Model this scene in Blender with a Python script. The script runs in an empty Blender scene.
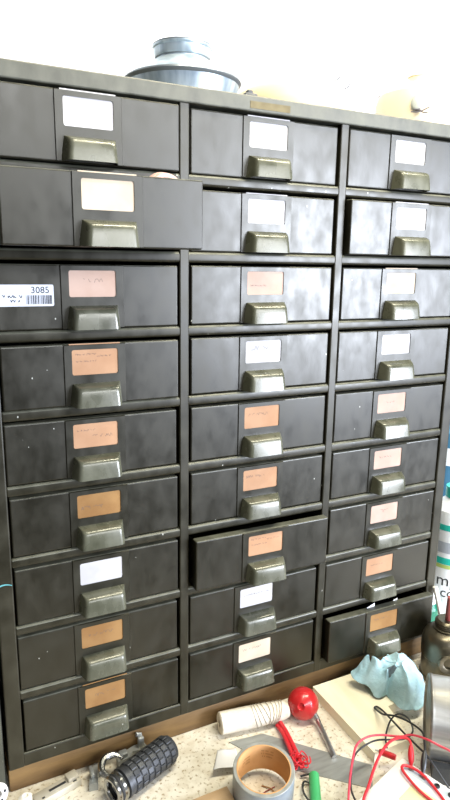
import bpy, bmesh, math, random
from mathutils import Vector, Matrix, noise
random.seed(7)
SC = bpy.context.scene
COL = SC.collection
B = 1.0555            # height of the cabinet's top opening edge above the bench
PITCH = .1101085      # drawer row pitch
RH = .0157            # rail height
CW = .28              # column pitch
OL, OR = -.2705, .5504
R = math.radians

# ------------------------------------------------------------------ materials
def nodemat(name):
    m = bpy.data.materials.new(name); m.use_nodes = True
    nt = m.node_tree
    return m, nt, nt.nodes['Principled BSDF']
def mat(name, col, rough=.5, metal=0., col2=None, scale=20., detail=4., lo=.35, hi=.65, bump=0., bscale=None,
        rvar=0., stretch=None, spec=.5, coat=0., trans=0.):
    m, nt, b = nodemat(name)
    b.inputs['Base Color'].default_value = (*col, 1)
    b.inputs['Roughness'].default_value = rough
    b.inputs['Metallic'].default_value = metal
    b.inputs['Specular IOR Level'].default_value = spec
    b.inputs['Coat Weight'].default_value = coat
    b.inputs['Transmission Weight'].default_value = trans
    N, L = nt.nodes, nt.links
    tc = N.new('ShaderNodeTexCoord'); mp = N.new('ShaderNodeMapping')
    oi = N.new('ShaderNodeObjectInfo'); ad = N.new('ShaderNodeVectorMath'); ad.operation = 'ADD'
    sc = N.new('ShaderNodeVectorMath'); sc.operation = 'SCALE'; sc.inputs[3].default_value = 7.
    L.new(oi.outputs['Random'], sc.inputs[0])
    L.new(tc.outputs['Object'], ad.inputs[0]); L.new(sc.outputs[0], ad.inputs[1])
    L.new(ad.outputs[0], mp.inputs[0])
    if stretch: mp.inputs['Scale'].default_value = stretch
    nz = N.new('ShaderNodeTexNoise'); nz.inputs['Scale'].default_value = scale; nz.inputs['Detail'].default_value = detail
    L.new(mp.outputs[0], nz.inputs['Vector'])
    if col2:
        rp = N.new('ShaderNodeValToRGB')
        rp.color_ramp.elements[0].position = lo; rp.color_ramp.elements[1].position = hi
        rp.color_ramp.elements[0].color = (*col, 1); rp.color_ramp.elements[1].color = (*col2, 1)
        L.new(nz.outputs['Fac'], rp.inputs[0]); L.new(rp.outputs[0], b.inputs['Base Color'])
    if rvar:
        mr = N.new('ShaderNodeMapRange'); mr.inputs[1].default_value = .3; mr.inputs[2].default_value = .7
        mr.inputs[3].default_value = rough - rvar; mr.inputs[4].default_value = rough + rvar
        L.new(nz.outputs['Fac'], mr.inputs[0]); L.new(mr.outputs[0], b.inputs['Roughness'])
    if bump:
        n2 = N.new('ShaderNodeTexNoise'); n2.inputs['Scale'].default_value = bscale or scale * 3; n2.inputs['Detail'].default_value = 3
        L.new(mp.outputs[0], n2.inputs['Vector'])
        bp = N.new('ShaderNodeBump'); bp.inputs['Strength'].default_value = bump; bp.inputs['Distance'].default_value = .002
        L.new(n2.outputs['Fac'], bp.inputs['Height']); L.new(bp.outputs[0], b.inputs['Normal'])
    return m

def steel_paint(name, c1, c2, rough, spec=.5, metal=0., chips=True, tint=(1, .965, .86)):
    """scuffed painted steel: blotchy paint, faint wipes and a few pale chips"""
    m = mat(name, c1, rough, metal, c2, 34., 10., .28, .72, rvar=.075, spec=spec, stretch=(1.25, 1, .8))
    nt = m.node_tree; N, L = nt.nodes, nt.links; b = N['Principled BSDF']
    mp = [n for n in N if n.type == 'MAPPING'][0]
    b.inputs['Specular Tint'].default_value = (*tint, 1)
    if chips:
        v = N.new('ShaderNodeTexVoronoi'); v.inputs['Scale'].default_value = 42.
        L.new(mp.outputs[0], v.inputs['Vector'])
        n = N.new('ShaderNodeTexNoise'); n.inputs['Scale'].default_value = 9.
        L.new(mp.outputs[0], n.inputs['Vector'])
        lt = N.new('ShaderNodeMath'); lt.operation = 'LESS_THAN'; lt.inputs[1].default_value = .050
        L.new(v.outputs['Distance'], lt.inputs[0])
        gt = N.new('ShaderNodeMath'); gt.operation = 'GREATER_THAN'; gt.inputs[1].default_value = .53
        L.new(n.outputs['Fac'], gt.inputs[0])
        mu = N.new('ShaderNodeMath'); mu.operation = 'MULTIPLY'
        L.new(lt.outputs[0], mu.inputs[0]); L.new(gt.outputs[0], mu.inputs[1])
        mx = N.new('ShaderNodeMix'); mx.data_type = 'RGBA'
        rp = [n for n in N if n.type == 'VALTORGB'][0]
        L.new(mu.outputs[0], mx.inputs[0]); L.new(rp.outputs[0], mx.inputs[6]); mx.inputs[7].default_value = (.42, .42, .36, 1)
        L.new(mx.outputs[2], b.inputs['Base Color'])
    return m

M = {}
M['case'] = steel_paint('olive_case_paint', (.008, .0070, .0028), (.024, .0215, .0115), .40, .55)
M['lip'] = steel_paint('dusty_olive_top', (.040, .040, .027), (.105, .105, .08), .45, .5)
M['front'] = steel_paint('olive_drawer_paint', (.0055, .0048, .0018), (.013, .0115, .0055), .38, .62)
M['plate'] = steel_paint('olive_plate_paint', (.008, .0072, .003), (.018, .0165, .009), .38, .58, chips=False)
M['pull'] = steel_paint('olive_pull_paint', (.050, .051, .032), (.105, .105, .072), .28, .7)
M['paler'] = steel_paint('paler_olive_edge', (.05, .05, .034), (.11, .11, .08), .42, .5)  # paler olive for the upward faces of rails and drawer fronts
M['inside'] = mat('drawer_inside', (.03, .03, .025), .6)
M['teal'] = mat('teal_paint', (.10, .33, .34), .5)
M['white_card'] = mat('white_card', (.54, .52, .50), .8, 0, (.47, .45, .43), 30, spec=.1)
M['cream_card'] = mat('cream_card', (.60, .50, .37), .8, 0, (.54, .43, .30), 25, spec=.1)
M['pink_card'] = mat('pink_card', (.52, .37, .29), .8, 0, (.47, .32, .24), 25, spec=.1)
M['peach_card'] = mat('peach_card', (.46, .27, .155), .8, 0, (.40, .225, .125), 25, spec=.1)
M['tan_card'] = mat('tan_card', (.31, .175, .068), .8, 0, (.25, .13, .048), 25, spec=.1)
M['ink'] = mat('pencil_ink', (.12, .10, .09), .9, spec=.05)
M['blackink'] = mat('black_ink', (.012, .012, .015), .9, spec=.05)
M['sticker'] = mat('white_sticker', (.58, .60, .64), .7, spec=.15)
M['brass'] = mat('tan_label', (.16, .13, .065), .6, 0, (.12, .095, .045), 60, spec=.2)
M['wall'] = mat('white_wall', (.86, .86, .84), .7, bump=.1, scale=30)
M['floor'] = mat('concrete_floor', (.16, .15, .13), .8, 0, (.12, .115, .10), 6)
M['nail'] = mat('dark_nail', (.12, .11, .12), .5, .5)
M['wood'] = mat('plank_wood', (.215, .125, .042), .65, 0, (.105, .056, .019), 9, 6, .35, .7, stretch=(1, 6, 6), bump=.3)
M['ply'] = mat('ply_wood', (.90, .84, .66), .55, 0, (.84, .75, .53), 7, 5, .3, .7, stretch=(6, 1, 6))
M['batten'] = mat('batten_wood', (.50, .34, .19), .6, 0, (.40, .26, .13), 12, 5, stretch=(1, 6, 6))
M['galv'] = mat('galvanised', (.52, .59, .62), .36, .5, (.27, .33, .37), 20, 3, stretch=(3, 3, .15))
M['bead'] = mat('dark_zinc_bead', (.20, .22, .23), .4, .6)
M['cream'] = mat('cream_plastic', (.56, .44, .26), .6)
M['ivory'] = mat('ivory_plastic', (.86, .82, .72), .45)
M['jug'] = mat('jug_plastic', (.66, .55, .38), .5)
M['sage'] = mat('sage_grey', (.40, .41, .36), .6)
M['rubber'] = mat('black_rubber', (.022, .024, .026), .45, 0, (.04, .042, .044), 40)
M['chrome'] = mat('chrome', (.42, .42, .40), .22, 1.)
M['zinc'] = mat('grey_casting', (.42, .44, .43), .45, .6, (.28, .29, .29), 30, bump=.3)
M['beige_metal'] = mat('beige_metal', (.55, .51, .41), .45, .2, (.44, .40, .31), 40)
M['dark'] = mat('dark_slot', (.02, .02, .02), .7)
M['twine'] = mat('cream_paper_roll', (.80, .74, .62), .75, 0, (.66, .58, .45), 60, bump=.4)
M['string'] = mat('grey_string', (.50, .44, .35), .8)
M['redplastic'] = mat('red_plastic', (.52, .018, .02), .28, coat=.3)
M['redrubber'] = mat('red_rubber', (.62, .02, .03), .4)
M['pinkred'] = mat('pale_red_wire', (.65, .06, .09), .4)
M['blackwire'] = mat('black_wire', (.02, .02, .02), .4)
M['green'] = mat('green_plastic', (.06, .42, .14), .35)
M['steel'] = mat('grey_steel', (.40, .41, .39), .45, .55, (.32, .33, .31), 25, stretch=(1, 5, 1))
M['shaft'] = mat('bright_steel', (.55, .55, .55), .3, 1.)
M['tape'] = mat('grey_tape', (.20, .23, .25), .4, 0, (.26, .29, .31), 30)
M['taperim'] = mat('tape_rim', (.30, .30, .26), .5, 0, (.22, .22, .19), 60)
M['card_core'] = mat('orange_cardboard', (.60, .33, .13), .8, 0, (.50, .26, .09), 25)
M['print'] = mat('brown_print', (.33, .16, .05), .8)
M['paper'] = mat('white_paper', (.84, .84, .84), .7)
M['cloth'] = mat('blue_cloth', (.41, .60, .65), .85, 0, (.31, .50, .56), 35, bump=.5, bscale=220)
M['stain'] = mat('dark_stain', (.10, .13, .14), .9)
M['tin'] = mat('tin', (.33, .32, .285), .42, .75, (.22, .21, .18), 9, 4, stretch=(1, 1, 12), rvar=.06)
M['darkbrass'] = mat('dark_brass', (.15, .13, .09), .33, .8, (.08, .07, .045), 25)
M['rust'] = mat('rust_red', (.25, .05, .04), .5)
M['instr'] = mat('instrument_white', (.82, .81, .74), .5)
M['instr_blue'] = mat('instrument_strip', (.50, .60, .64), .5)
M['instr_yellow'] = mat('instrument_label', (.72, .66, .36), .6)
M['bluep'] = mat('blue_plastic', (.05, .16, .26), .35)
M['bwhite'] = mat('bottle_white', (.80, .82, .82), .35)
M['teallab'] = mat('teal_label', (.02, .48, .38), .4)
M['lime'] = mat('lime_label', (.45, .55, .16), .4)
M['greenjar'] = mat('green_jar', (.02, .22, .13), .15, trans=.3)
M['grey_lab'] = mat('grey_label', (.40, .43, .47), .4)
M['copper'] = mat('pink_copper', (.60, .36, .30), .45)
M['locker'] = mat('locker_paint', (.035, .036, .024), .5, 0, (.07, .07, .05), 12, 5)
M['white_cap'] = mat('white_cap', (.8, .79, .75), .4)
def bench_mat():
    m = mat('speckled_bench', (.74, .69, .57), .6, 0, (.62, .55, .42), 55, 6, .42, .68, bump=.15)
    nt = m.node_tree; N, L = nt.nodes, nt.links; b = N['Principled BSDF']
    mp = [n for n in N if n.type == 'MAPPING'][0]; rp = [n for n in N if n.type == 'VALTORGB'][0]
    v = N.new('ShaderNodeTexNoise'); v.inputs['Scale'].default_value = 170; v.inputs['Detail'].default_value = 3
    L.new(mp.outputs[0], v.inputs['Vector'])
    r2 = N.new('ShaderNodeValToRGB'); r2.color_ramp.elements[0].position = .56; r2.color_ramp.elements[1].position = .69
    L.new(v.outputs['Fac'], r2.inputs[0])
    mx = N.new('ShaderNodeMix'); mx.data_type = 'RGBA'
    L.new(r2.outputs[0], mx.inputs[0]); L.new(rp.outputs[0], mx.inputs[6]); mx.inputs[7].default_value = (.34, .26, .15, 1)
    L.new(mx.outputs[2], b.inputs['Base Color'])
    return m
M['bench'] = bench_mat()

# ------------------------------------------------------------------ mesh helpers
class MB:
    def __init__(s): s.bm = bmesh.new(); s.mats = []
    def mi(s, m):
        if m not in s.mats: s.mats.append(m)
        return s.mats.index(m)
    def _fin(s, faces, m):
        i = s.mi(m)
        for f in faces: f.material_index = i
    def box(s, x0, x1, y0, y1, z0, z1, m, bev=0., seg=2, mtx=None):
        r = bmesh.ops.create_cube(s.bm, size=1)
        vs = r['verts']
        for v in vs:
            v.co = Vector(((x0 + x1) / 2 + v.co.x * (x1 - x0), (y0 + y1) / 2 + v.co.y * (y1 - y0), (z0 + z1) / 2 + v.co.z * (z1 - z0)))
        faces = set(f for v in vs for f in v.link_faces)
        s._fin(faces, m)
        allv = set(vs)
        if bev:
            es = set(e for v in vs for e in v.link_edges)
            rr = bmesh.ops.bevel(s.bm, geom=list(es), offset=bev, segments=seg, profile=.5, affect='EDGES', material=s.mi(m))
            allv = set(v for v in rr['verts']) | set(v for f in rr['faces'] for v in f.verts) | set(v for v in vs if v.is_valid)
        if mtx:
            for v in allv: v.co = mtx @ v.co
        return s
    def prism(s, pts, z0, z1, m, mtx=None):
        bm = s.bm
        lo = [bm.verts.new((x, y, z0)) for x, y in pts]; hi = [bm.verts.new((x, y, z1)) for x, y in pts]
        fs = [bm.faces.new(lo[::-1]), bm.faces.new(hi)]
        n = len(pts)
        for i in range(n): fs.append(bm.faces.new((lo[i], lo[(i + 1) % n], hi[(i + 1) % n], hi[i])))
        s._fin(fs, m)
        if mtx:
            for v in lo + hi: v.co = mtx @ v.co
        return s
    def lathe(s, prof, m, n=40, mtx=None, close=False):
        """prof: list of (r, z) or (r, z, material)"""
        bm = s.bm; rings = []
        for p in prof:
            r, z = p[0], p[1]
            if r < 1e-6: rings.append([bm.verts.new((0, 0, z))])
            else: rings.append([bm.verts.new((r * math.cos(2 * math.pi * k / n), r * math.sin(2 * math.pi * k / n), z)) for k in range(n)])
        pairs = list(zip(range(len(prof) - 1), range(1, len(prof))))
        if close: pairs.append((len(prof) - 1, 0))
        for a, b in pairs:
            mm = prof[b][2] if len(prof[b]) > 2 else m
            A, Bq = rings[a], rings[b]; fs = []
            for k in range(n):
                k2 = (k + 1) % n
                if len(A) == 1 and len(Bq) == 1: continue
                if len(A) == 1: fs.append(bm.faces.new((A[0], Bq[k2], Bq[k])))
                elif len(Bq) == 1: fs.append(bm.faces.new((A[k], A[k2], Bq[0])))
                else: fs.append(bm.faces.new((A[k], A[k2], Bq[k2], Bq[k])))
            s._fin(fs, mm)
        if mtx:
            for q in rings:
                for v in q: v.co = mtx @ v.co
        return s
    def tube(s, pts, r, m, n=8, smooth=0, rads=None, closed=False):
        P = [Vector(p) for p in pts]
        if smooth:
            out = []; rr = []
            K = len(P)
            for i in range(K if closed else K - 1):
                if closed: p0, p1, p2, p3 = P[(i - 1) % K], P[i], P[(i + 1) % K], P[(i + 2) % K]
                else: p0, p1, p2, p3 = P[max(i - 1, 0)], P[i], P[i + 1], P[min(i + 2, K - 1)]
                for j in range(smooth):
                    t = j / smooth
                    out.append(.5 * ((2 * p1) + (-p0 + p2) * t + (2 * p0 - 5 * p1 + 4 * p2 - p3) * t * t + (-p0 + 3 * p1 - 3 * p2 + p3) * t ** 3))
            if not closed: out.append(P[-1])
            P = out
        bm = s.bm; rings = []; nrm = None
        K = len(P)
        for i, p in enumerate(P):
            if closed: d = P[(i + 1) % K] - P[(i - 1) % K]
            else: d = P[min(i + 1, K - 1)] - P[max(i - 1, 0)]
            d.normalize()
            if nrm is None:
                nrm = Vector((0, 0, 1)) if abs(d.z) < .9 else Vector((1, 0, 0))
            nrm = (nrm - d * nrm.dot(d)); nrm.normalize()
            bi = d.cross(nrm)
            q = rads[i] if rads and not smooth else r
            rings.append([bm.verts.new(p + (nrm * math.cos(2 * math.pi * k / n) + bi * math.sin(2 * math.pi * k / n)) * q) for k in range(n)])
        fs = []
        for i in range(K if closed else K - 1):
            a, b = rings[i], rings[(i + 1) % K]
            for k in range(n): fs.append(bm.faces.new((a[k], a[(k + 1) % n], b[(k + 1) % n], b[k])))
        if not closed: fs += [bm.faces.new(rings[0][::-1]), bm.faces.new(rings[-1])]
        s._fin(fs, m)
        return s
    def grid(s, f, nu, nv, m, wrap=False):
        bm = s.bm
        g = [[bm.verts.new(f(u / (nu - 1) if not wrap else u / nu, v / (nv - 1))) for v in range(nv)] for u in range(nu)]
        fs = []
        for u in range(nu if wrap else nu - 1):
            for v in range(nv - 1):
                fs.append(bm.faces.new((g[u][v], g[(u + 1) % nu][v], g[(u + 1) % nu][v + 1], g[u][v + 1])))
        s._fin(fs, m); return fs
    def strokes(s, lines, y, w, m):
        """flat pen strokes in the x-z plane at depth y, facing -y"""
        bm = s.bm; fs = []
        for ln in lines:
            for (x0, z0), (x1, z1) in zip(ln, ln[1:]):
                d = Vector((x1 - x0, z1 - z0)); 
                if d.length < 1e-6: continue
                n = Vector((-d.y, d.x)).normalized() * w / 2
                fs.append(bm.faces.new([bm.verts.new((x0 - n.x, y, z0 - n.y)), bm.verts.new((x1 - n.x, y, z1 - n.y)), bm.verts.new((x1 + n.x, y, z1 + n.y)), bm.verts.new((x0 + n.x, y, z0 + n.y))]))
        s._fin(fs, m)
    def text(s, body, size, m, mtx):
        cu = bpy.data.curves.new('t', 'FONT'); cu.body = body; cu.size = size; cu.resolution_u = 3
        o = bpy.data.objects.new('t', cu); COL.objects.link(o)
        dg = bpy.context.evaluated_depsgraph_get(); me = bpy.data.meshes.new_from_object(o.evaluated_get(dg))
        nv = len(s.bm.verts); nf = len(s.bm.faces)
        s.bm.from_mesh(me); s.bm.verts.ensure_lookup_table(); s.bm.faces.ensure_lookup_table()
        for v in s.bm.verts[nv:]: v.co = mtx @ v.co
        s._fin(s.bm.faces[nf:], m)
        bpy.data.objects.remove(o); bpy.data.curves.remove(cu); bpy.data.meshes.remove(me)
    def mesh(s, name, sharp=28, recalc=True):
        if recalc: bmesh.ops.recalc_face_normals(s.bm, faces=s.bm.faces)
        me = bpy.data.meshes.new(name); s.bm.to_mesh(me); s.bm.free()
        for m in s.mats: me.materials.append(m)
        for p in me.polygons: p.use_smooth = True
        me.set_sharp_from_angle(angle=R(sharp))
        return me
    def build(s, name, parent=None, loc=(0, 0, 0), sharp=28, recalc=True):
        return link(name, s.mesh(name, sharp, recalc), parent, loc)
def link(name, me, parent=None, loc=(0, 0, 0)):
    o = bpy.data.objects.new(name, me); COL.objects.link(o); o.location = loc
    if parent: o.parent = parent
    return o
def tag(o, label=None, cat=None, group=None, kind=None):
    if label: o['label'] = label
    if cat: o['category'] = cat
    if group: o['group'] = group
    if kind: o['kind'] = kind
    return o
def empty(name, loc, label, cat, group=None, rz=0):
    o = bpy.data.objects.new(name, None); COL.objects.link(o); o.location = loc; o.rotation_euler.z = rz
    o.empty_display_size = .02
    return tag(o, label, cat, group)
def frame_to(p, axis, up=Vector((0, 0, 1))):
    """matrix placing local z along axis at p"""
    z = Vector(axis).normalized(); x = up.cross(z)
    if x.length < 1e-3: x = Vector((1, 0, 0))
    x.normalize(); y = z.cross(x)
    return Matrix.Translation(Vector(p)) @ Matrix((x, y, z)).transposed().to_4x4()

# ------------------------------------------------------------------ setting
b = MB(); b.box(-1.6, 2.4, .435, .50, -.9, 2.6, M['wall']); tag(b.build('wall_back'), kind='structure')
b = MB(); b.box(-1.6, 4.2, -3.6, .435, -.95, -.9, M['floor']); tag(b.build('floor'), kind='structure')

wb = empty('workbench', (.2, 0, -.9), 'pale speckled workbench top under the drawer cabinet and all the tools', 'workbench')
b = MB(); b.box(-1.0, 1.05, -.47, .43, .862, .90, M['bench'], .003); b.build('worktop', wb)
for sx in (-.95, .95):
    for sy in (-.42, .38):
        b = MB(); b.box(sx - .04, sx + .04, sy - .04, sy + .04, 0, .862, M['batten'], .003); b.build('leg', wb)

# plank under the cabinet
b = MB(); b.box(-.295, .605, .003, .37, 0, .0405, M['wood'], .002)
tag(b.build('wooden_plank'), 'brown wooden plank lying under the steel drawer cabinet', 'plank')

# ------------------------------------------------------------------ drawer cabinet
CAB_Z = .0408
cab = empty('drawer_cabinet', (0, 0, CAB_Z), 'tall olive drab steel cabinet of twenty-seven small drawers', 'cabinet')
DZ = B - CAB_Z        # opening-top reference inside the cabinet frame
b = MB(); c = M['case']
DEP = .385
top = DZ + .0065
b.box(-.294, OL, 0, DEP, 0, top - .004, c, .0022)                      # left stile / side
b.box(OR, .5735, 0, DEP, 0, top - .004, c, .0022)                     # right stile / side
for xc in (0, CW): b.box(xc - .0078, xc + .0078, 0, DEP, .001, top - .006, c, .0018)
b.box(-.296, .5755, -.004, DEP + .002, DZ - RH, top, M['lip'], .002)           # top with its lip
b.box(OL - .002, OR + .002, .0008, DEP, .0, DZ - 9 * PITCH, c, .0022)   # bottom rail
for k in range(1, 9): b.box(OL - .002, OR + .002, .0008, DEP, DZ - k * PITCH - RH, DZ - k * PITCH, c, .0048, 5)
b.box(-.293, .5725, DEP - .004, DEP, .002, top - .004, c)               # back
bmesh.ops.recalc_face_normals(b.bm, faces=b.bm.faces)
paler = b.mi(M['paler'])  # upward faces along the rail fronts get the paler olive
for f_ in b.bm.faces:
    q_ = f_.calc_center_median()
    if .45 < f_.normal.z and q_.y < .006 and q_.z < DZ - .02: f_.material_index = paler
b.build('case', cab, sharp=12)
b = MB(); b.box(.103, .172, -.0046, -.0036, DZ - .0115, DZ - .0015, M['brass'])
lb = b.build('top_label', cab); lb['label'] = 'faded tan label strip on the top rail'
b = MB(); b.grid(lambda u, v: (-.2935 + .0215 * u, -.0007, .3135 + .003 * math.sin(3 * u) + (.0028 * v) * (1 - .5 * u)), 8, 2, M['teal'])
pm = b.build('paint_streak', cab); pm['label'] = 'teal paint smear on the left frame post'

# drawer meshes in a frame at (column divider centre, front plane, opening top)
FX0, FX1, FZ0, FZ1 = .0115, .2690, -.0936, -.0046
b = MB(); m = M['front']
b.box(FX0, FX1, 0, .0165, FZ0, FZ1, m, .0022, 3)
b.box(FX0 + .002, FX0 + .004, .016, .32, FZ0 + .002, FZ1 - .006, m)
b.box(FX1 - .004, FX1 - .002, .016, .32, FZ0 + .002, FZ1 - .006, m)
b.box(FX0 + .004, FX1 - .004, .318, .32, FZ0 + .002, FZ1 - .006, m)
b.box(FX0 + .004, FX1 - .004, .009, .318, FZ0 + .002, FZ0 + .004, m)
bmesh.ops.recalc_face_normals(b.bm, faces=b.bm.faces)
paler = b.mi(M['paler'])  # top face and upper bevel of the front are paler olive
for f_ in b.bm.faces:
    if f_.normal.z > .35 and f_.calc_center_median().z > FZ1 - .003 and f_.calc_center_median().y < .0168: f_.material_index = paler
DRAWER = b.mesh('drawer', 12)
def plate_mesh():
    b = MB(); bm = b.bm
    X0, X1, Z0, Z1 = .0955, .1855, -.0932, -.0052
    wx0, wx1, wz0, wz1, rr = .107, .1738, -.0490, -.0125, .003
    inner = []
    for cx, cz, a0 in ((wx1 - rr, wz1 - rr, 0), (wx0 + rr, wz1 - rr, 90), (wx0 + rr, wz0 + rr, 180), (wx1 - rr, wz0 + rr, 270)):
        for k in range(5):
            a = R(a0 + k * 22.5); inner.append((cx + rr * math.cos(a), cz + rr * math.sin(a)))
    corners = [(X1, Z1), (X0, Z1), (X0, Z0), (X1, Z0)]
    outer = []
    for q in range(4):
        outer += [corners[q]] * 5
    yf, yb = -.0019, -.0001
    def ring(pts, y):
        cache = {}; out = []
        for p in pts:
            if p not in cache: cache[p] = bm.verts.new((p[0], y, p[1]))
            out.append(cache[p])
        return out
    i0, i1 = ring(inner, yf), ring(inner, -.0007)
    e = .0009
    outf = [(min(max(x, X0 + e), X1 - e), min(max(z, Z0 + e), Z1 - e)) for x, z in outer]
    o0, o1 = ring(outf, yf), ring(outer, yb)
    n = len(inner); fs = []
    def quad(a, b_, c_, d):
        vs = []
        for v in (a, b_, c_, d):
            if v not in vs: vs.append(v)
        if len(vs) > 2: fs.append(bm.faces.new(vs))
    for k in range(n):
        k2 = (k + 1) % n
        quad(o0[k], o0[k2], i0[k2], i0[k]); quad(i0[k], i0[k2], i1[k2], i1[k]); quad(o0[k], o0[k2], o1[k2], o1[k])
    b._fin(fs, M['plate'])
    return b.mesh('label_plate', 10)
PLATE = plate_mesh()
def pull_mesh():
    b = MB(); bm = b.bm
    lev = [(-.0930, .0222), (-.086, .0214), (-.078, .0204), (-.072, .0194), (-.0688, .0184), (-.0664, .0166), (-.0648, .0138), (-.0634, .0095), (-.0620, .0040), (-.0611, .0002)]
    rows = []
    for z, d in lev:
        t = (z + .093) / .032
        xl, xr = .1022 + .0046 * t ** 1.3, .1785 - .0026 * t ** 1.3
        ins = .0062 * min(1, d / .02) ; rr = min(.0058, d * .45)
        path = [(xl, 0.), (xl + ins * .55, -d * .55)]
        for k in range(5):
            a = k / 4
            cx, cy = xl + ins, -d
            p0 = Vector((xl + ins * (1 - rr / max(d, 1e-4)), -(d - rr))); p1 = Vector((cx, cy)); p2 = Vector((cx + rr, cy))
            q = p0 * (1 - a) ** 2 + p1 * 2 * a * (1 - a) + p2 * a * a; path.append((q.x, q.y))
        half = list(path)
        for x, y in reversed(half): path.append((xr - (x - xl), y))
        rows.append([bm.verts.new((x, y - .0018, z)) for x, y in path])
    fs = []
    for a, c_ in zip(rows, rows[1:]):
        for k in range(len(a) - 1): fs.append(bm.faces.new((a[k], a[k + 1], c_[k + 1], c_[k])))
    b._fin(fs, M['pull'])
    bmesh.ops.recalc_face_normals(bm, faces=bm.faces)
    # thin flange the hood is pressed from
    bmesh.ops.solidify(bm, geom=list(bm.faces), thickness=.0011)
    for f in bm.faces: f.material_index = 0
    return b.mesh('pull', 50)
PULL = pull_mesh()
def scribble(x0, z, w, h, seed):
    rnd = random.Random(seed); x = x0; lines = []; cur = []
    while x < x0 + w:
        if rnd.random() < .16 and len(cur) > 2: lines.append(cur); cur = []; x += h * .7
        cur.append((x, z + h * rnd.choice((-.5, -.3, .1, .4, .5)))); x += h * rnd.uniform(.18, .42)
    if len(cur) > 1: lines.append(cur)
    return lines
def card_mesh(m, out, marks, seed):
    b = MB()
    ztop = -.0040 if out else -.0075
    j = random.Random(seed)
    b.box(.1035, .1772, -.0006, -.0002, -.0515, ztop, m)
    for (dx, dz, w, h) in marks:
        b.strokes(scribble(.109 + dx, -.0165 - dz, w, h, seed + int(dz * 1e4)), -.00066, .00045, M['ink'])
    return b.mesh('card', recalc=False)
W_, C_, K_, P_, T_ = 'white_card', 'cream_card', 'pink_card', 'peach_card', 'tan_card'
CARDS = {1: (W_, K_, P_, P_, P_, P_, W_, T_, T_)}
cards = [[W_, C_, K_, P_, P_, T_, W_, T_, T_], [W_, W_, K_, W_, P_, P_, P_, W_, C_], [W_, W_, C_, W_, K_, K_, K_, P_, T_]]
outs = {(0, 0), (0, 1), (1, 0), (0, 8), (2, 1), (2, 2), (1, 1), (0, 3)}
two = [(.003, .003, .030, .0022), (.034, .006, .024, .0022), (.004, .013, .030, .0022)]
one = [(.006, .009, .040, .004)]
marks = {(0, 2): [(.018, .010, .03, .005)], (0, 3): two, (0, 4): [(.004, .006, .028, .0025), (.026, .016, .03, .004)], (0, 5): [(.004, .017, .034, .005)], (1, 3): [(.008, .008, .034, .006)],
         (1, 4): one, (1, 5): [(.004, .008, .036, .005)], (1, 6): two, (1, 2): [(.004, .018, .03, .002)], (0, 8): [(.014, .012, .035, .005)], (0, 7): [(.01, .012, .04, .004)],
         (1, 8): one, (2, 5): [(.01, .01, .03, .003)], (2, 6): [(.022, .01, .02, .006)], (2, 8): one, (2, 7): [(.01, .012, .03, .002)], (2, 4): [(.02, .012, .02, .003)], (1, 7): [(.006, .01, .05, .002)]}
pulls = {(0, 0): .006, (0, 1): .0895, (1, 6): .0175, (2, 8): .0165, (2, 1): .012, (0, 3): .0025, (1, 0): -.003}
notes = {(0, 1): 'drawer standing wide open past its neighbours', (1, 6): 'drawer pulled slightly open', (2, 8): 'bottom drawer pulled slightly open with paper inside',
         (2, 1): 'drawer standing slightly proud', (0, 2): 'drawer with a white barcode sticker'}
for ci in range(3):
    for ri in range(9):
        rnd = random.Random(ci * 31 + ri)
        p = pulls.get((ci, ri), rnd.uniform(-.0036, -.0022))
        zo = DZ - (ri * PITCH + RH)
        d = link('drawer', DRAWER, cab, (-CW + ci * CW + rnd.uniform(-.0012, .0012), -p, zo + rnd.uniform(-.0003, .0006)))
        if (ci, ri) == (1, 6): d.rotation_euler.z = R(-1.1); d.location.x += .003
        if (ci, ri) == (2, 8): d.rotation_euler.z = R(-1.4); d.location.x += .001
        if (ci, ri) in notes: d['label'] = notes[ci, ri]
        link('label_plate', PLATE, d)
        cm = cards[ci][ri]
        k = link('card', card_mesh(M[cm], (ci, ri) in outs, marks.get((ci, ri), []), ci * 100 + ri), d)
        k['label'] = cm.replace('_', ' ').replace('card', 'paper card') + ' in the label window'
        link('pull', PULL, d)
        if (ci, ri) == (0, 2):
            b = MB(); x0, x1, z0, z1, rr = .0135, .0860, -.0608, -.0318, .002
            pts = []
            for cx, cz, a0 in ((x1 - rr, z1 - rr, 0), (x0 + rr, z1 - rr, 90), (x0 + rr, z0 + rr, 180), (x1 - rr, z0 + rr, 270)):
                for q in range(4): a = R(a0 + q * 30); pts.append((cx + rr * math.cos(a), cz + rr * math.sin(a)))
            b.prism(pts, .0002, .0006, M['sticker'], Matrix(((1, 0, 0, 0), (0, 0, -1, 0), (0, 1, 0, 0), (0, 0, 0, 1))))
            TX = lambda x, z: Matrix.Translation((x, -.00075, z)) @ Matrix.Rotation(R(90), 4, 'X')
            b.text('3085', .0125, M['blackink'], TX(.0555, -.0432))
            x = .0490
            rb = random.Random(3)
            while x < .0835:
                w = rb.choice((.0004, .0004, .0008, .0012)); b.strokes([[(x + w / 2, -.0460), (x + w / 2, -.0580)]], -.00072, w, M['blackink']); x += w + rb.choice((.0004, .0006, .001))
            b.strokes(scribble(.0185, -.0475, .026, .0034, 11), -.00072, .0009, M['blackink'])
            b.strokes(scribble(.0290, -.0535, .012, .0030, 12), -.00072, .0009, M['blackink'])
            st = b.build('barcode_sticker', d, recalc=False)
            st['label'] = 'white sticker with number 3085 and a barcode'

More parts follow.
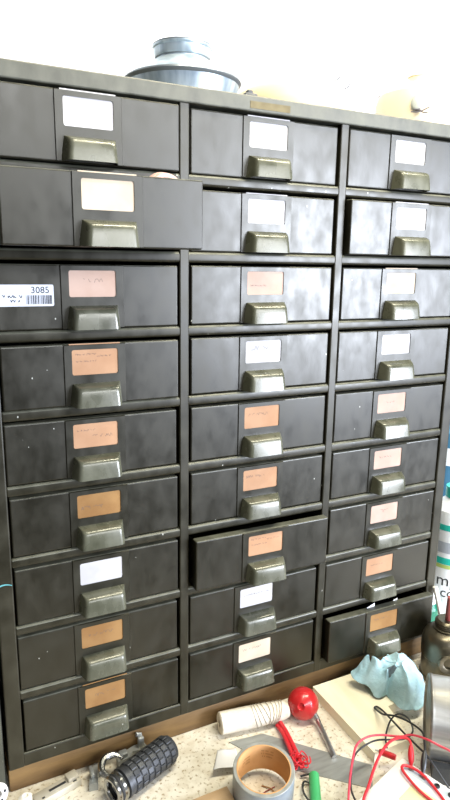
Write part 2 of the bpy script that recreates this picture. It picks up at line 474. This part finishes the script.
# things inside the open drawers
b = MB()
b.tube([(.0 + .022 * math.cos(a), 0, .022 * math.sin(a)) for a in [2 * math.pi * k / 28 for k in range(28)]], .006, M['copper'], 8, closed=True)
for q in (.012, -.012): b.tube([(.0 + .020 * math.cos(a), q, .020 * math.sin(a)) for a in [2 * math.pi * k / 28 for k in range(28)]], .006, M['copper'], 8, closed=True)
zo = B - (PITCH + RH)
RING = tag(b.build('copper_coil', loc=(-.052, -.048, zo - .020)), 'pinkish coil peeking over the rim of the wide open drawer', 'coil')
zo = B - (8 * PITCH + RH)
def scrap(pts, name, label):
    b = MB(); bm = b.bm
    lo = [bm.verts.new(q) for q in pts]; hi = [bm.verts.new((q[0] + .0004, q[1] + .0008, q[2])) for q in pts]
    fs = [bm.faces.new(lo), bm.faces.new(hi[::-1])]
    for i in range(len(pts)): fs.append(bm.faces.new((lo[i], lo[(i + 1) % len(pts)], hi[(i + 1) % len(pts)], hi[i])))
    b._fin(fs, M['paper']); return tag(b.build(name), label, 'paper')
scrap([(.386, -.004, zo - .05), (.410, -.004, zo - .05), (.4075, -.0065, zo + .003), (.389, -.0065, zo - .0035)], 'paper_scrap', 'white paper corner showing near the middle of the open bottom drawer')
scrap([(.446, -.004, zo - .05), (.470, -.004, zo - .05), (.466, -.0065, zo - .001), (.456, -.0065, zo - .003)], 'paper_scrap', 'white paper corner showing toward the right of the open bottom drawer')

# ------------------------------------------------------------------ neighbouring locker
lk = empty('metal_locker', (-.60, 0, 0), 'grey green metal locker standing left of the drawer cabinet', 'locker')
b = MB(); b.box(-.38, .3005, .004, .40, 0, .95, M['locker'], .004); b.build('body', lk)
b = MB(); b.box(-.36, .27, -.004, .004, .03, .92, M['locker'], .003); b.build('door', lk)

# ------------------------------------------------------------------ things on top of the cabinet
TZ = B + .0067
fn = empty('duct_reducer', (.048, .125, TZ), 'galvanised round sheet metal reducer standing on top of the cabinet', 'duct reducer')
b = MB(); g = M['galv']
b.lathe([(.078, 0), (.0805, 0), (.0860, .016), (.0905, .032), (.0935, .0345, M['bead']), (.0945, .0365, M['bead']), (.0935, .0390, M['bead']), (.090, .0400), (.080, .0475), (.060, .0590), (.048, .0655), (.0415, .0690), (.0405, .0680), (.059, .056), (.088, .0375), (.078, .0)], g, 64)
b.build('flare', fn)
b = MB()
b.lathe([(.0400, .064), (.0415, .066), (.0418, .0700), (.0440, .0715, M['bead']), (.0452, .0735), (.0460, .084), (.0478, .0855), (.0485, .0880), (.0480, .0905, M['bead']), (.0455, .0910, M['bead']), (.0450, .085), (.0440, .074), (.0400, .070)], g, 64, close=True)
b.build('collar', fn)
# cream dish lid
b = MB()
b.lathe([(r_, z_ * 1.42) for r_, z_ in [(0, .048), (.03, .0472), (.06, .045), (.085, .040), (.103, .033), (.112, .026), (.116, .018), (.117, .004), (.115, 0), (.112, .0), (.112, .016), (.10, .030), (.06, .042), (0, .0455)]], M['cream'], 64)
tag(b.build('plastic_dish', loc=(.272, .165, TZ)), 'wide low cream dome dish lying on the cabinet top, right of the metal reducer', 'dish')
b = MB(); b.box(-.012, .012, -.01, .01, 0, .026, M['rubber'], .004); b.box(-.005, .005, -.005, .005, .024, .031, M['rubber'], .002)  # small black cap of unknown use
tag(b.build('black_cap', loc=(.148, .085, TZ)), 'small black cap on the cabinet top between reducer and cream dish', 'small_cap')
jg = empty('plastic_jug', (.600, .19, TZ), 'pale ivory jug with grey oval plug on the right of the cabinet top', 'jug')
b = MB()
b.lathe([(0, 0), (.082, 0), (.088, .005), (.088, .078), (.083, .096), (.066, .112), (.026, .122), (.024, .134), (0, .134)], M['jug'], 56); b.build('body', jg)
b = MB(); b.lathe([(0, .134), (.027, .134), (.027, .152), (.025, .154), (0, .154)], M['white_cap'], 32); b.build('cap', jg)
b = MB(); mt = frame_to((-.0600, -.0620, .066), (-.69, -.72, .0)); b.lathe([(0, -.004), (.0130, -.003), (.0140, .001), (.0135, .005), (.010, .0085), (.004, .010), (0, .0102)], M['sage'], 32, mt @ Matrix.Diagonal((.88, 1.12, 1, 1))); b.build('oval_plug', jg)
b = MB()
b.tube([(-.076, -.064, .049), (-.068, -.072, .0475), (-.060, -.078, .050), (-.050, -.086, .056)], .0012, M['nail'], 6, 5)
b.tube([(-.072, -.066, .053), (-.064, -.073, .052), (-.058, -.078, .047), (-.052, -.084, .046)], .0012, M['nail'], 6, 5)
b.tube([(-.066, -.0645, .053), (-.059, -.070, .0535)], .003, M['nail'], 8); b.build('wire_tie', jg)
# hooks on the back wall
for x, z, L_, lab in ((.590, 1.228, .012, 'dark nail high in the white wall, middle of the three'), (.562, 1.243, .008, 'small dark nail high in the white wall, leftmost of the three'), (.690, 1.222, .011, 'dark nail in the white wall at the right edge')):
    b = MB(); b.tube([(0, .004, 0), (0, -.014, .002), (0, -.018, L_ * .6)], .0016, M['nail'], 6); tag(b.build('wall_nail', loc=(x, .4345, z)), lab, 'nail', 'nails in the white wall')

# ------------------------------------------------------------------ shelf goods right of the cabinet
b = MB(); b.lathe([(0, 0), (.060, 0), (.064, .004), (.064, .30), (.064, .305), (.064, .37), (.060, .40), (.030, .43), (0, .43)], M['bluep'], 40)
b.lathe([(.0646, .315), (.0646, .362)], M['bwhite'], 40)
tag(b.build('blue_bottle', loc=(.885, .28, 0)), 'tall dark blue bottle with white label, behind the teal labelled bottle', 'bottle')
wbt = empty('white_bottle', (.722, .10, 0), 'white bottle with teal and lime label just right of the cabinet', 'bottle', rz=R(-28))
b = MB(); b.lathe([(0, 0), (.050, 0), (.054, .004), (.054, .255), (.050, .275), (.025, .295), (.022, .300), (0, .300)], M['bwhite'], 48); b.build('body', wbt)
b = MB()
for z0, z1, mm in ((.232, .246, 'teallab'), (.205, .231, 'bwhite'), (.178, .204, 'grey_lab'), (.150, .166, 'teallab'), (.140, .149, 'lime'), (.06, .139, 'bwhite')):
    b.lathe([(.0544, z0), (.0546, z0), (.0546, z1), (.0544, z1)], M[mm], 48)
def wraptext(b, body, size, z, a0, r, m):
    tmp = MB(); tmp.text(body, size, m, Matrix.Identity(4))
    for v in tmp.bm.verts:
        a = a0 + v.co.x / r; v.co = Vector((r * math.cos(a), r * math.sin(a), z + v.co.y))
    me = bpy.data.meshes.new('x'); tmp.bm.to_mesh(me); n = len(b.bm.faces); b.bm.from_mesh(me); b.bm.faces.ensure_lookup_table(); b._fin(b.bm.faces[n:], m)
wraptext(b, 'mp', .040, .098, R(-138), .0552, M['dark'])
wraptext(b, 'co', .034, .070, R(-126), .0552, M['dark'])
b.build('wrap_label', wbt, recalc=False)
b = MB(); b.lathe([(0, .30), (.024, .30), (.024, .325), (0, .325)], M['teallab'], 32); b.build('cap', wbt)
gj = empty('green_jar', (.635, .075, 0), 'small green glass jar tucked against the cabinet\'s right side', 'jar')
b = MB(); b.lathe([(0, 0), (.026, 0), (.028, .003), (.028, .055), (.020, .068), (0, .068)], M['greenjar'], 36); b.build('glass', gj)
b = MB(); b.lathe([(0, .068), (.021, .068), (.021, .092), (.019, .094), (0, .094)], M['bwhite'], 32); b.build('lid', gj)
stp = Vector((.567, -.0075, .160)); sbt = Vector((.592, -.046, .001))
b = MB(); b.tube([stp, stp.lerp(sbt, .5), sbt], .0055, M['ivory'], 10, rads=[.0050, .0055, .0055])
tag(b.build('white_stick'), 'cream white plastic stick leaning up right of the open bottom drawer', 'stick')

oc = empty('oil_can', (.540, -.074, 0), 'dark brass can with a threaded neck standing right of the blue rag', 'can')
b = MB(); m = M['darkbrass']
b.lathe([(0, 0), (.044, 0), (.046, .003), (.046, .010), (.0445, .012), (.0445, .050), (.0465, .053), (.047, .078), (.0455, .090), (.041, .100), (.034, .106), (.0265, .109), (.025, .112)], m, 56); b.build('body', oc)
b = MB(); pr = [(0, .109), (.0265, .110), (.0275, .113)]
for k in range(3): pr += [(.0225, .1150 + k * .0042), (.0245, .1170 + k * .0042)]
pr += [(.0215, .1285), (.019, .130), (0, .130)]
b.lathe(pr, m, 40); b.build('threaded_neck', oc)
b = MB(); d_ = Vector((-.60, -.80, .12)).normalized(); mt = frame_to(Vector((-.60, -.80, 0)) * .0435 + Vector((0, 0, .058)), d_)
b.lathe([(.019, -.006), (.0195, .004), (.0175, .006), (.011, .0045), (.0095, .0035), (.009, -.002), (0, -.002)], m, 32, mt)
b.lathe([(0, -.0015), (.0088, -.0015)], M['dark'], 24, mt); b.build('port', oc)
b = MB(); b.tube([(.538, -.076, .1305), (.528, -.084, .160), (.519, -.091, .192)], .006, M['rust'], 10, rads=[.006, .0055, .004])
tag(b.build('red_brush'), 'dark red brush handle standing on the neck of the brass can', 'brush')

# ------------------------------------------------------------------ bench clutter
# pale board
b = MB(); b.prism([(.265, -.010), (.470, -.010), (.470, -.115), (.362, -.115), (.342, -.195), (.265, -.195)], 0, .0195, M['ply'])
tag(b.build('pine_board'), 'pale pine board lying on the bench below the right drawers', 'board')
# blue rag: a crumpled sheet
RS = 9.6
def rag():
    b = MB()
    E = [(.340, -.030, .047), (.366, -.048, .062), (.400, -.046, .056), (.437, -.036, .044), (.468, -.040, .040), (.474, -.066, .032), (.462, -.104, .026), (.418, -.146, .0205), (.386, -.143, .0205), (.376, -.124, .0205), (.378, -.094, .0210), (.358, -.094, .0215), (.352, -.088, .0230), (.350, -.074, .031), (.333, -.052, .040)]
    E = [Vector(e) for e in E]; K = len(E); P = Vector((.404, -.080, .077))
    def edge(u):
        t = u * K; i = int(t) % K; t -= int(t); p0, p1, p2, p3 = E[i - 1], E[i], E[(i + 1) % K], E[(i + 2) % K]
        return .5 * ((2 * p1) + (-p0 + p2) * t + (2 * p0 - 5 * p1 + 4 * p2 - p3) * t * t + (-p0 + 3 * p1 - 3 * p2 + p3) * t ** 3)
    def f(u, v):
        e = edge(u % 1); q = P.lerp(e, v)
        bulge = math.sin(math.pi * v ** .8) * .014
        w = .15 + .85 * math.sin(math.pi * min(1, .12 + v * .8))
        def crease(fx, fy, ph, k=1.):
            n = noise.noise(Vector((q.x * fx[0] + q.y * fx[1], q.x * fy[0] + q.y * fy[1], ph))); return (1 - min(1, abs(n) * 3.2 * k)) ** 1.5
        c1 = crease((26, 10), (-9, 18), 3.3 + RS, .6); c2 = crease((15, -36), (30, 9), 8.1 + RS, .65); c3 = crease((70, 24), (-30, 52), 1.7)
        z = q.z + bulge + (c1 * .015 + c2 * .011 + c3 * .0018 - .012) * w
        n = Vector((q.x * 45, q.y * 45, 5.))
        dx = noise.noise(n + Vector((9, 1, 4))) * .010 * w; dy = noise.noise(n + Vector((2, 7, 5))) * .010 * w
        y = min(q.y + dy, -.026)
        if y > -.054 and .366 < q.x + dx < .474: z = min(z, .060 + (c1 - .5) * .003)
        return Vector((q.x + dx, y, max(z, .0203)))
    b.grid(f, 170, 64, M['cloth'], wrap=True)
    return b
b = rag()
bm = b.bm
st = b.mi(M['stain'])
for f in bm.faces:
    c_ = f.calc_center_median()
    dx_, dy_ = c_.x - .390, c_.y + .086; e1, e2 = dx_ * .9 - dy_ * .43, dx_ * .43 + dy_ * .9
    if Vector((e1 * .55, e2 * 1.1)).length + .0020 * noise.noise(c_ * 210) < .0048: f.material_index = st
me = b.mesh('blue_rag', 60)
rg = link('blue_rag', me); so = rg.modifiers.new('thick', 'SOLIDIFY'); so.thickness = .0009; so.offset = 1
tag(rg, 'crumpled light blue shop rag lying on the pine board', 'rag')

# red ball handled tool
bt = empty('ball_handle_awl', (.2155, -.051, 0), 'tool with a shiny red ball handle and thin steel shaft beside the pine board', 'hand tool')
b = MB(); prof = [(0, -.006)] ; 
for k in range(1, 24):
    a = math.pi * k / 24; prof.append((.0285 * math.sin(a), -.0285 * math.cos(a)))
prof = [(0.0, -.0235), (.004, -.0243), (.0065, -.0272)] + prof[5:] + [(0, .0285)]
b.lathe(prof, M['redplastic'], 48, frame_to((0, 0, .0285), (.60, .66, -.42))); b.build('ball_handle', bt)
b = MB(); b.tube([(.010, -.022, .018), (.012, -.030, .0125)], .0052, M['shaft'], 14); b.tube([(.012, -.030, .0125), (-.006, -.108, .0045)], .0044, M['shaft'], 12); b.build('shaft', bt)

# roll wound with string
tr = empty('string_roll', (.123, -.0325, .0195), 'cream paper roll wound with loose string in front of the cabinet', 'roll')
b = MB(); ax = Vector((.128, -.020, 0)).normalized(); mt = frame_to(-ax * .066, ax)
b.lathe([(.006, .004), (.006, 0), (.0165, .0), (.019, .002), (.0192, .05), (.0180, .09), (.0165, .12), (.013, .131), (.006, .132), (.006, .128)], M['twine'], 36, mt); b.build('paper_roll', tr)
b = MB()
pts = []
for k in range(0, 181):
    a = 2 * math.pi * k / 20; t = k / 180
    zz = .074 + .030 * t + .009 * math.sin(a * .5 + 1) + .010 * math.sin(3.1 * a * .17)
    rr = .0195 - .0015 * max(0, (zz - .08) / .04)
    pts.append(mt @ Vector((rr * math.cos(a), rr * math.sin(a), zz)))
b.tube(pts, .0006, M['string'], 6); b.build('string', tr)

# steel strip
b = MB(); b.prism([(.127, -.058), (.064, -.050), (.103, -.1205), (.2285, -.236), (.258, -.197)], 0, .0016, M['steel'])
tag(b.build('steel_strip'), 'flat grey steel strip with a slanted end lying under the red leads', 'metal strip')
# tape roll
tp = empty('tape_roll', (.066, -.173, 0), 'grey tape roll with orange cardboard core standing at the bench front', 'tape roll')
tp.matrix_world = Matrix.Translation((.0635, -.1705, .0065)) @ Matrix.Rotation(R(7.5), 4, Vector((.88, -.475, 0)))
b = MB(); b.lathe([(.0435, .0), (.0478, .0), (.048, .001), (.048, .049), (.0472, .050, M['taperim']), (.0425, .050, M['taperim']), (.0425, .0)], M['tape'], 64); b.build('tape', tp)
b = MB(); b.lathe([(.0425, .0), (.0425, .0502), (.0408, .0502), (.0405, .049), (.0405, 0)], M['card_core'], 64)
for a0, z0, w_ in ((115, .020, 9), (66, .026, 12), (150, .018, 8)):
    rb = random.Random(a0)
    for ln in range(3):
        for k in range(w_):
            if rb.random() < .3: continue
            a = R(a0 - k * 2.4); a2 = R(a0 - k * 2.4 - 1.6); z = z0 + .006 * ln; r = .0404
            vs = [b.bm.verts.new((r * math.cos(q), r * math.sin(q), zz)) for q, zz in ((a, z), (a2, z), (a2, z + .003), (a, z + .003))]
            b._fin([b.bm.faces.new(vs)], M['print'])
b.build('cardboard_core', tp, recalc=False)
b = MB()
b.tube([(.07, -.155, .001), (.080, -.168, .003), (.082, -.186, .0015)], .0009, M['print'], 6, 6)
b.tube([(.058, -.172, .001), (.070, -.168, .002), (.088, -.166, .0015)], .0009, M['rust'], 6, 6)
tag(b.build('wire_offcuts'), 'bent bits of thin wire lying inside the tape roll', 'wire')
# curled paper
b = MB()
def pf(u, v):
    p0, p1, p2, p3 = Vector((.006, -.107, 0)), Vector((.052, -.119, 0)), Vector((.068, -.068, 0)), Vector((.036, -.060, 0))
    q = p0.lerp(p1, u).lerp(p3.lerp(p2, u), v); q.z = .0022 + .014 * (1 - v) ** 3 + .0012 * math.sin(6 * u); return q
b.grid(pf, 14, 14, M['paper']); pp = b.build('paper_slip'); so = pp.modifiers.new('t', 'SOLIDIFY'); so.thickness = .0004
tag(pp, 'small curled white paper slip lying left of the tape roll', 'paper')
# batten
b = MB(); b.box(-.16, .0145, -.182, -.141, 0, .012, M['batten'], .001); tag(b.build('wooden_batten'), 'thin tan wooden batten at the bench front edge left of the tape roll', 'batten')

# handlebar grip with clamp
gp = empty('handlebar_grip', (-.092, -.062, .0255), 'black ribbed rubber handlebar grip with chrome clamp lying on the bench', 'grip')
p0, p1 = Vector((.048, .019, 0)), Vector((-.040, -.016, 0)); ax = (p1 - p0).normalized(); mt = frame_to(p0, ax); Ln = (p1 - p0).length
b = MB()
b.lathe([(0, -.004), (.014, -.004), (.020, -.001), (.0222, .005), (.0222, Ln), (.0235, Ln + .001), (.0235, Ln + .006), (.017, Ln + .007), (0, Ln + .007)], M['rubber'], 40, mt)
nb = 7
for k in range(nb):
    za = .006 + k * (Ln - .010) / nb; zb = za + (Ln - .010) / nb - .0022
    for j in range(14):
        a = 2 * math.pi * (j + .5 * (k % 2)) / 14
        loc = mt @ Matrix.Rotation(a, 4, 'Z') @ Matrix.Translation((.0228, 0, (za + zb) / 2))
        b.box(-.0016, .0012, -.0043, .0043, -(zb - za) / 2, (zb - za) / 2, M['rubber'], .0008, 1, loc)
b.build('ribbed_sleeve', gp)
b = MB(); ch = M['chrome']
c0 = p1 + ax * .012
ring = [c0 + (Vector((ax.y, -ax.x, 0)) * math.cos(a) + Vector((0, 0, 1)) * math.sin(a)) * .0175 for a in [2 * math.pi * k / 32 for k in range(32)]]
b.tube(ring, .0055, ch, 10, closed=True)
b.tube([q + ax * .011 for q in ring], .0045, ch, 10, closed=True)
b.tube([q + ax * .005 for q in ring], .0040, M['dark'], 8, closed=True)
b.build('clamp_ring', gp)
b = MB()
arc = [Vector((-.0500 + .0185 * math.cos(a), .017 + .0185 * math.sin(a), .004 + .004 * math.sin(a))) for a in [R(20 + k * 14) for k in range(18)]]
b.tube(arc, .0052, ch, 10, rads=[.0035 + .0025 * math.sin(math.pi * k / 17) for k in range(18)])
b.tube([arc[-1], Vector((-.048, -.004, .006))], .004, ch, 10)
b.build('clamp_hook', gp)
# grey cast bracket behind grip
b = MB(); z = M['zinc']
b.prism([(-.128, -.027), (-.108, -.024), (-.100, -.014), (-.090, -.016), (-.080, -.006), (-.074, -.010), (-.078, -.0015), (-.094, -.003), (-.112, -.008), (-.128, -.014)], 0, .016, z)
b.box(-.089, -.078, -.013, -.004, .014, .034, z, .003); b.tube([(-.083, -.010, .027), (-.083, -.003, .034), (-.090, -.003, .036)], .004, z, 8)
b.box(-.124, -.110, -.023, -.011, .014, .024, z, .002)
tag(b.build('cast_bracket'), 'jagged grey metal bracket lying between the grip and the plank', 'bracket')
b = MB(); z = M['zinc']  # grey metal hinge piece beside the clamp
b.prism([(-.182, -.048), (-.172, -.016), (-.160, -.012), (-.156, -.022), (-.164, -.030), (-.168, -.050)], 0, .013, z); b.box(-.176, -.170, -.04, -.02, .012, .022, z, .0015)
tag(b.build('hinge_piece'), 'bent grey metal hinge piece left of the chrome clamp', 'hinge')
# latch plate
lp = empty('latch_plate', (-.227, -.0285, 0), 'beige metal latch plate with a dark slot at the plank\'s foot', 'latch', rz=R(14))
b = MB(); m = M['beige_metal']; b.box(-.038, .036, -.011, .010, 0, .012, m, .0015); b.box(.016, .034, -.006, .010, .011, .018, m, .0015); b.build('plate', lp)
b = MB(); b.box(-.014, .014, -.002, .002, .0119, .0126, M['dark']); b.box(.023, .029, -.0085, -.0065, .0119, .0126, M['dark']); b.box(-.028, -.024, -.008, -.005, .0119, .0126, M['dark']); b.build('slot', lp)
b = MB(); b.lathe([(0, 0), (.011, 0), (.012, .002), (.011, .009), (.006, .013), (.004, .013), (.004, .010), (0, .010)], M['ivory'], 28)
tag(b.build('round_knob', loc=(-.275, -.026, 0)), 'round ivory knob lying left of the beige latch plate', 'knob')
b = MB(); mt = frame_to((0, 0, .0150), (.35, -.85, .35)); b.lathe([(.0055, -.003), (.0150, -.003), (.0160, -.001), (.0160, .002), (.0145, .0035), (.0105, .0022), (.0055, .0035)], M['white_cap'], 36, mt, close=True)
for k in range(5): a = 2 * math.pi * k / 5; b.lathe([(0, .0026), (.0022, .0030), (.0022, .0033), (0, .0034)], M['dark'], 12, mt @ Matrix.Translation((.0105 * math.cos(a), .0105 * math.sin(a), 0)))
tag(b.build('bearing_race', loc=(-.314, -.012, .004)), 'white round ring with dark holes leaning at the locker\'s foot', 'ring')

# red leads by the tape
rt = empty('red_tweezers', (.158, -.095, 0), 'red rubber sleeved tweezers lying between the tape roll and red ball', 'tweezers')
b = MB(); b.tube([(.008, .050, .006), (.004, .020, .010), (-.006, -.030, .012), (-.012, -.062, .008)], .0042, M['redrubber'], 10, 6); b.build('sleeve', rt)
b = MB(); b.tube([(.000, .040, .005), (-.004, .012, .010), (-.016, -.036, .012), (-.022, -.058, .007)], .0036, M['redrubber'], 10, 6); b.build('sleeve', rt)
b = MB()
pts = []
for k in range(60):
    a = 2 * math.pi * k / 15; t = k / 59
    pts.append((.141 + .013 * math.cos(a) + .006 * t, -.150 + .022 * math.sin(a) * (.6 + .4 * math.sin(k)), .012 + .010 * t + .003 * math.sin(a * 1.3)))
b.tube(pts, .0011, M['redrubber'], 6, 2); tag(b.build('red_wire_coil'), 'tangled loops of thin red wire over the steel strip', 'wire')
b = MB()
b.tube([(.135, -.168, .004), (.150, -.176, .008), (.152, -.196, .006), (.138, -.214, .004), (.122, -.216, .006), (.120, -.20, .009), (.130, -.184, .008), (.140, -.186, .005), (.142, -.210, .003)], .0016, M['blackwire'], 8, 6)
tag(b.build('black_wire_loop'), 'small loop of black wire beside the green pen', 'wire')
gpn = empty('green_pen', (.1545, -.178, .009), 'green plastic pen lying beside the tape roll', 'pen')
b = MB(); ax = Vector((-.028, -.047, 0)); mt = frame_to((0, 0, 0), ax); b.lathe([(0, -.001), (.006, -.0005), (.0082, .002), (.0086, .04), (.0086, .09), (.006, .11), (0, .112)], M['green'], 28, mt); b.build('barrel', gpn)

# white instrument with test leads
ib = empty('test_meter', (.2842, -.2372, 0), 'white test meter box at the lower right with leads plugged in', 'meter', rz=math.atan2(-.286, -.958) + math.pi)
b = MB(); b.box(-.20, 0, -.16, 0, 0, .040, M['instr'], .0025); b.build('housing', ib)
b = MB(); b.box(-.020, -.006, -.125, -.014, .0398, .0404, M['instr_blue']); b.build('scale_strip', ib)
b = MB(); b.box(-.075, -.034, -.120, -.040, .0398, .0404, M['instr_yellow']); b.build('yellow_label', ib)
for yy in (-.0235, -.0465, -.0675, -.090):
    b = MB(); b.lathe([(0, .040), (.0045, .040), (.0042, .0425), (.0026, .0427), (.0026, .041), (0, .041)], M['blackwire'] if yy < -.05 else M['taperim'], 18, Matrix.Translation((-.011, yy, 0))); b.build('jack_socket', ib)
def clip(name, top, bot, m, label, wire, wm, wr):
    e = empty(name, bot, label, 'test lead'); o = Vector(bot); t = Vector(top) - o
    b = MB(); ax = t.normalized(); L_ = t.length
    b.lathe([(0, 0), (.0022, 0), (.0030, L_ * .12), (.0044, L_ * .22), (.0050, L_ * .5), (.0042, L_ * .8), (.0026, L_), (0, L_)], m, 18, frame_to((0, 0, 0), ax)); b.build('plug', e)
    b = MB(); b.tube([Vector(q) - o for q in wire], wr, wm, 8, 6); b.build('wire', e)
RED1 = [(.345, -.330, .075), (.3293, -.295, .080), (.3214, -.2778, .080), (.3135, -.2600, .080), (.3115, -.2410, .0725), (.306, -.227, .066), (.294, -.219, .061), (.266, -.202, .061), (.243, -.196, .060), (.222, -.198, .055), (.197, -.22, .055), (.172, -.246, .052), (.148, -.274, .05)]
RED2 = [(.296, -.243, .062), (.298, -.234, .066), (.288, -.225, .066), (.267, -.225, .066), (.241, -.236, .066), (.216, -.25, .06), (.186, -.272, .055), (.168, -.284, .05), (.155, -.300, .045)]
RED3 = [(.281, -.334, .043), (.285, -.295, .045), (.282, -.272, .046), (.272, -.257, .046), (.263, -.26, .046), (.26, -.278, .045), (.26, -.303, .044), (.265, -.326, .043)]
BL1 = [(.307, -.262, .062), (.317, -.250, .067), (.334, -.226, .062), (.333, -.195, .058), (.325, -.172, .054), (.319, -.150, .043), (.329, -.123, .027), (.332, -.112, .024), (.339, -.111, .023), (.339, -.128, .026), (.33, -.16, .035), (.322, -.198, .042), (.318, -.236, .046), (.322, -.258, .040), (.335, -.302, .003)]
BL2 = [(.288, -.198, .024), (.299, -.181, .03), (.322, -.165, .04), (.341, -.162, .045), (.350, -.175, .045), (.345, -.192, .045), (.328, -.212, .051), (.307, -.216, .049), (.282, -.207, .05), (.26, -.198, .049), (.231, -.200, .048), (.209, -.209, .046), (.186, -.232, .043), (.169, -.254, .042), (.161, -.275, .043)]
clip('red_test_lead', (.295, -.243, .063), (.282, -.260, .0436), M['redrubber'], 'red test lead with its red plug standing in the white meter', RED2, M['redrubber'], .0022)
clip('black_test_lead', (.307, -.2615, .063), (.2868, -.2805, .0446), M['blackwire'], 'black test lead looping over the pine board to its black plug', BL1, M['blackwire'], .0017)
b = MB(); b.tube(RED1, .0018, M['pinkred'], 8, 6); tag(b.build('red_wire'), 'long thin red wire arching over the board to the tin can', 'wire')
b = MB(); b.tube(RED3, .0022, M['redrubber'], 8, 6); tag(b.build('red_wire'), 'loose red wire loop lying on the white meter', 'wire')
b = MB(); b.tube(BL2, .0015, M['blackwire'], 8, 6); tag(b.build('black_wire'), 'thin black wire running in a loop across the board to the bench front', 'wire')
b = MB(); q0, q1 = Vector((.270, -.199, .0255)), Vector((.286, -.222, .0255))
b.tube([q0, q0.lerp(q1, .15), q0.lerp(q1, .85), q1], .005, M['redplastic'], 12, rads=[.0038, .0052, .0052, .0045]); 
b.tube([q0, q0 - (q1 - q0) * .25], .0015, M['shaft'], 8)
tag(b.build('red_plug'), 'short red plastic plug lying at the corner of the pine board', 'plug')

# tin can on its side
tc = empty('tin_can', (.366, -.205, .0675), 'big round tin can lying on its side at the right edge of the bench', 'can')
ax = Vector((.76, -.65, 0)).normalized(); mt = frame_to((0, 0, 0), ax)
b = MB()
b.lathe([(0, .003), (.060, .003), (.0625, .001), (.0640, -.001), (.0660, .000), (.0672, .0025), (.0668, .005), (.0660, .007), (.0660, .16), (.0672, .163), (.066, .168), (0, .167)], M['tin'], 72, mt); b.build('body', tc)
b = MB(); b.lathe([(.0658, .036), (.0666, .038), (.0666, .040), (.0658, .042)], M['tin'], 72, mt); b.build('bead', tc)

b = MB(); mt = Matrix.Translation((.366, -.205, 0)) @ Matrix(((.76, -.65, 0, 0), (-.65, -.76, 0, 0), (0, 0, 1, 0), (0, 0, 0, 1)))  # black wedge modelled for an unidentified dark area beneath the can
# local x along the can, local y towards the bench front
bm = b.bm; pr = [(.036, 0), (.074, 0), (.074, .031), (.062, .031), (.047, .0155), (.036, .0075)]
A_ = [bm.verts.new(mt @ Vector((.008, y_, z_))) for y_, z_ in pr]; B_ = [bm.verts.new(mt @ Vector((.125, y_, z_))) for y_, z_ in pr]
fs = [bm.faces.new(A_), bm.faces.new(B_[::-1])] + [bm.faces.new((A_[k], A_[(k + 1) % 6], B_[(k + 1) % 6], B_[k])) for k in range(6)]
b._fin(fs, M['rubber']); tag(b.build('black_wedge'), 'black wedge on the bench along the front of the tin can', 'wedge')

# ------------------------------------------------------------------ camera and light
cd = bpy.data.cameras.new('camera'); cam = bpy.data.objects.new('camera', cd); COL.objects.link(cam)
cd.sensor_fit = 'VERTICAL'; cd.sensor_height = 36; cd.lens = 36 * 614.78 / 800; cd.clip_start = .02
yaw, pit, rol = .4574, -.2183, .0148
f = Vector((math.sin(yaw) * math.cos(pit), math.cos(yaw) * math.cos(pit), math.sin(pit))); r = Vector((math.cos(yaw), -math.sin(yaw), 0)); u = r.cross(f)
r2 = r * math.cos(rol) + u * math.sin(rol); u2 = u * math.cos(rol) - r * math.sin(rol)
cam.matrix_world = Matrix.Translation((-.35745, -.86957, B - .23657)) @ Matrix((r2, u2, -f)).transposed().to_4x4()
SC.camera = cam
def area(name, loc, target, sx, sy, power, col):
    l = bpy.data.lights.new(name, 'AREA'); l.shape = 'RECTANGLE'; l.size = sx; l.size_y = sy; l.energy = power; l.color = col
    o = bpy.data.objects.new(name, l); COL.objects.link(o); o.location = loc
    o.rotation_euler = (Vector(target) - Vector(loc)).to_track_quat('-Z', 'Y').to_euler(); return o
area('bench_tube', (.50, -.34, 1.75), (.50, -.24, 0), 1.3, .14, 28, (1., .95, .78))
area('open_doorway', (2.75, -3.3, .80), (2.75, 0, .80), 2.0, 1.4, 360, (.80, .88, 1.08))
area('high_window', (.9, -3.4, 2.05), (.2, 0, .8), 3.4, .8, 94, (.93, .97, 1.05))
w = bpy.data.worlds.new('room_light'); SC.world = w; w.use_nodes = True
w.node_tree.nodes['Background'].inputs[0].default_value = (.95, .98, 1., 1); w.node_tree.nodes['Background'].inputs[1].default_value = .12
vs = SC.view_settings; vs.view_transform = 'Standard'; vs.look = 'None'; vs.exposure = .35; vs.gamma = 1
try: vs.use_curve_mapping = False
except Exception: pass
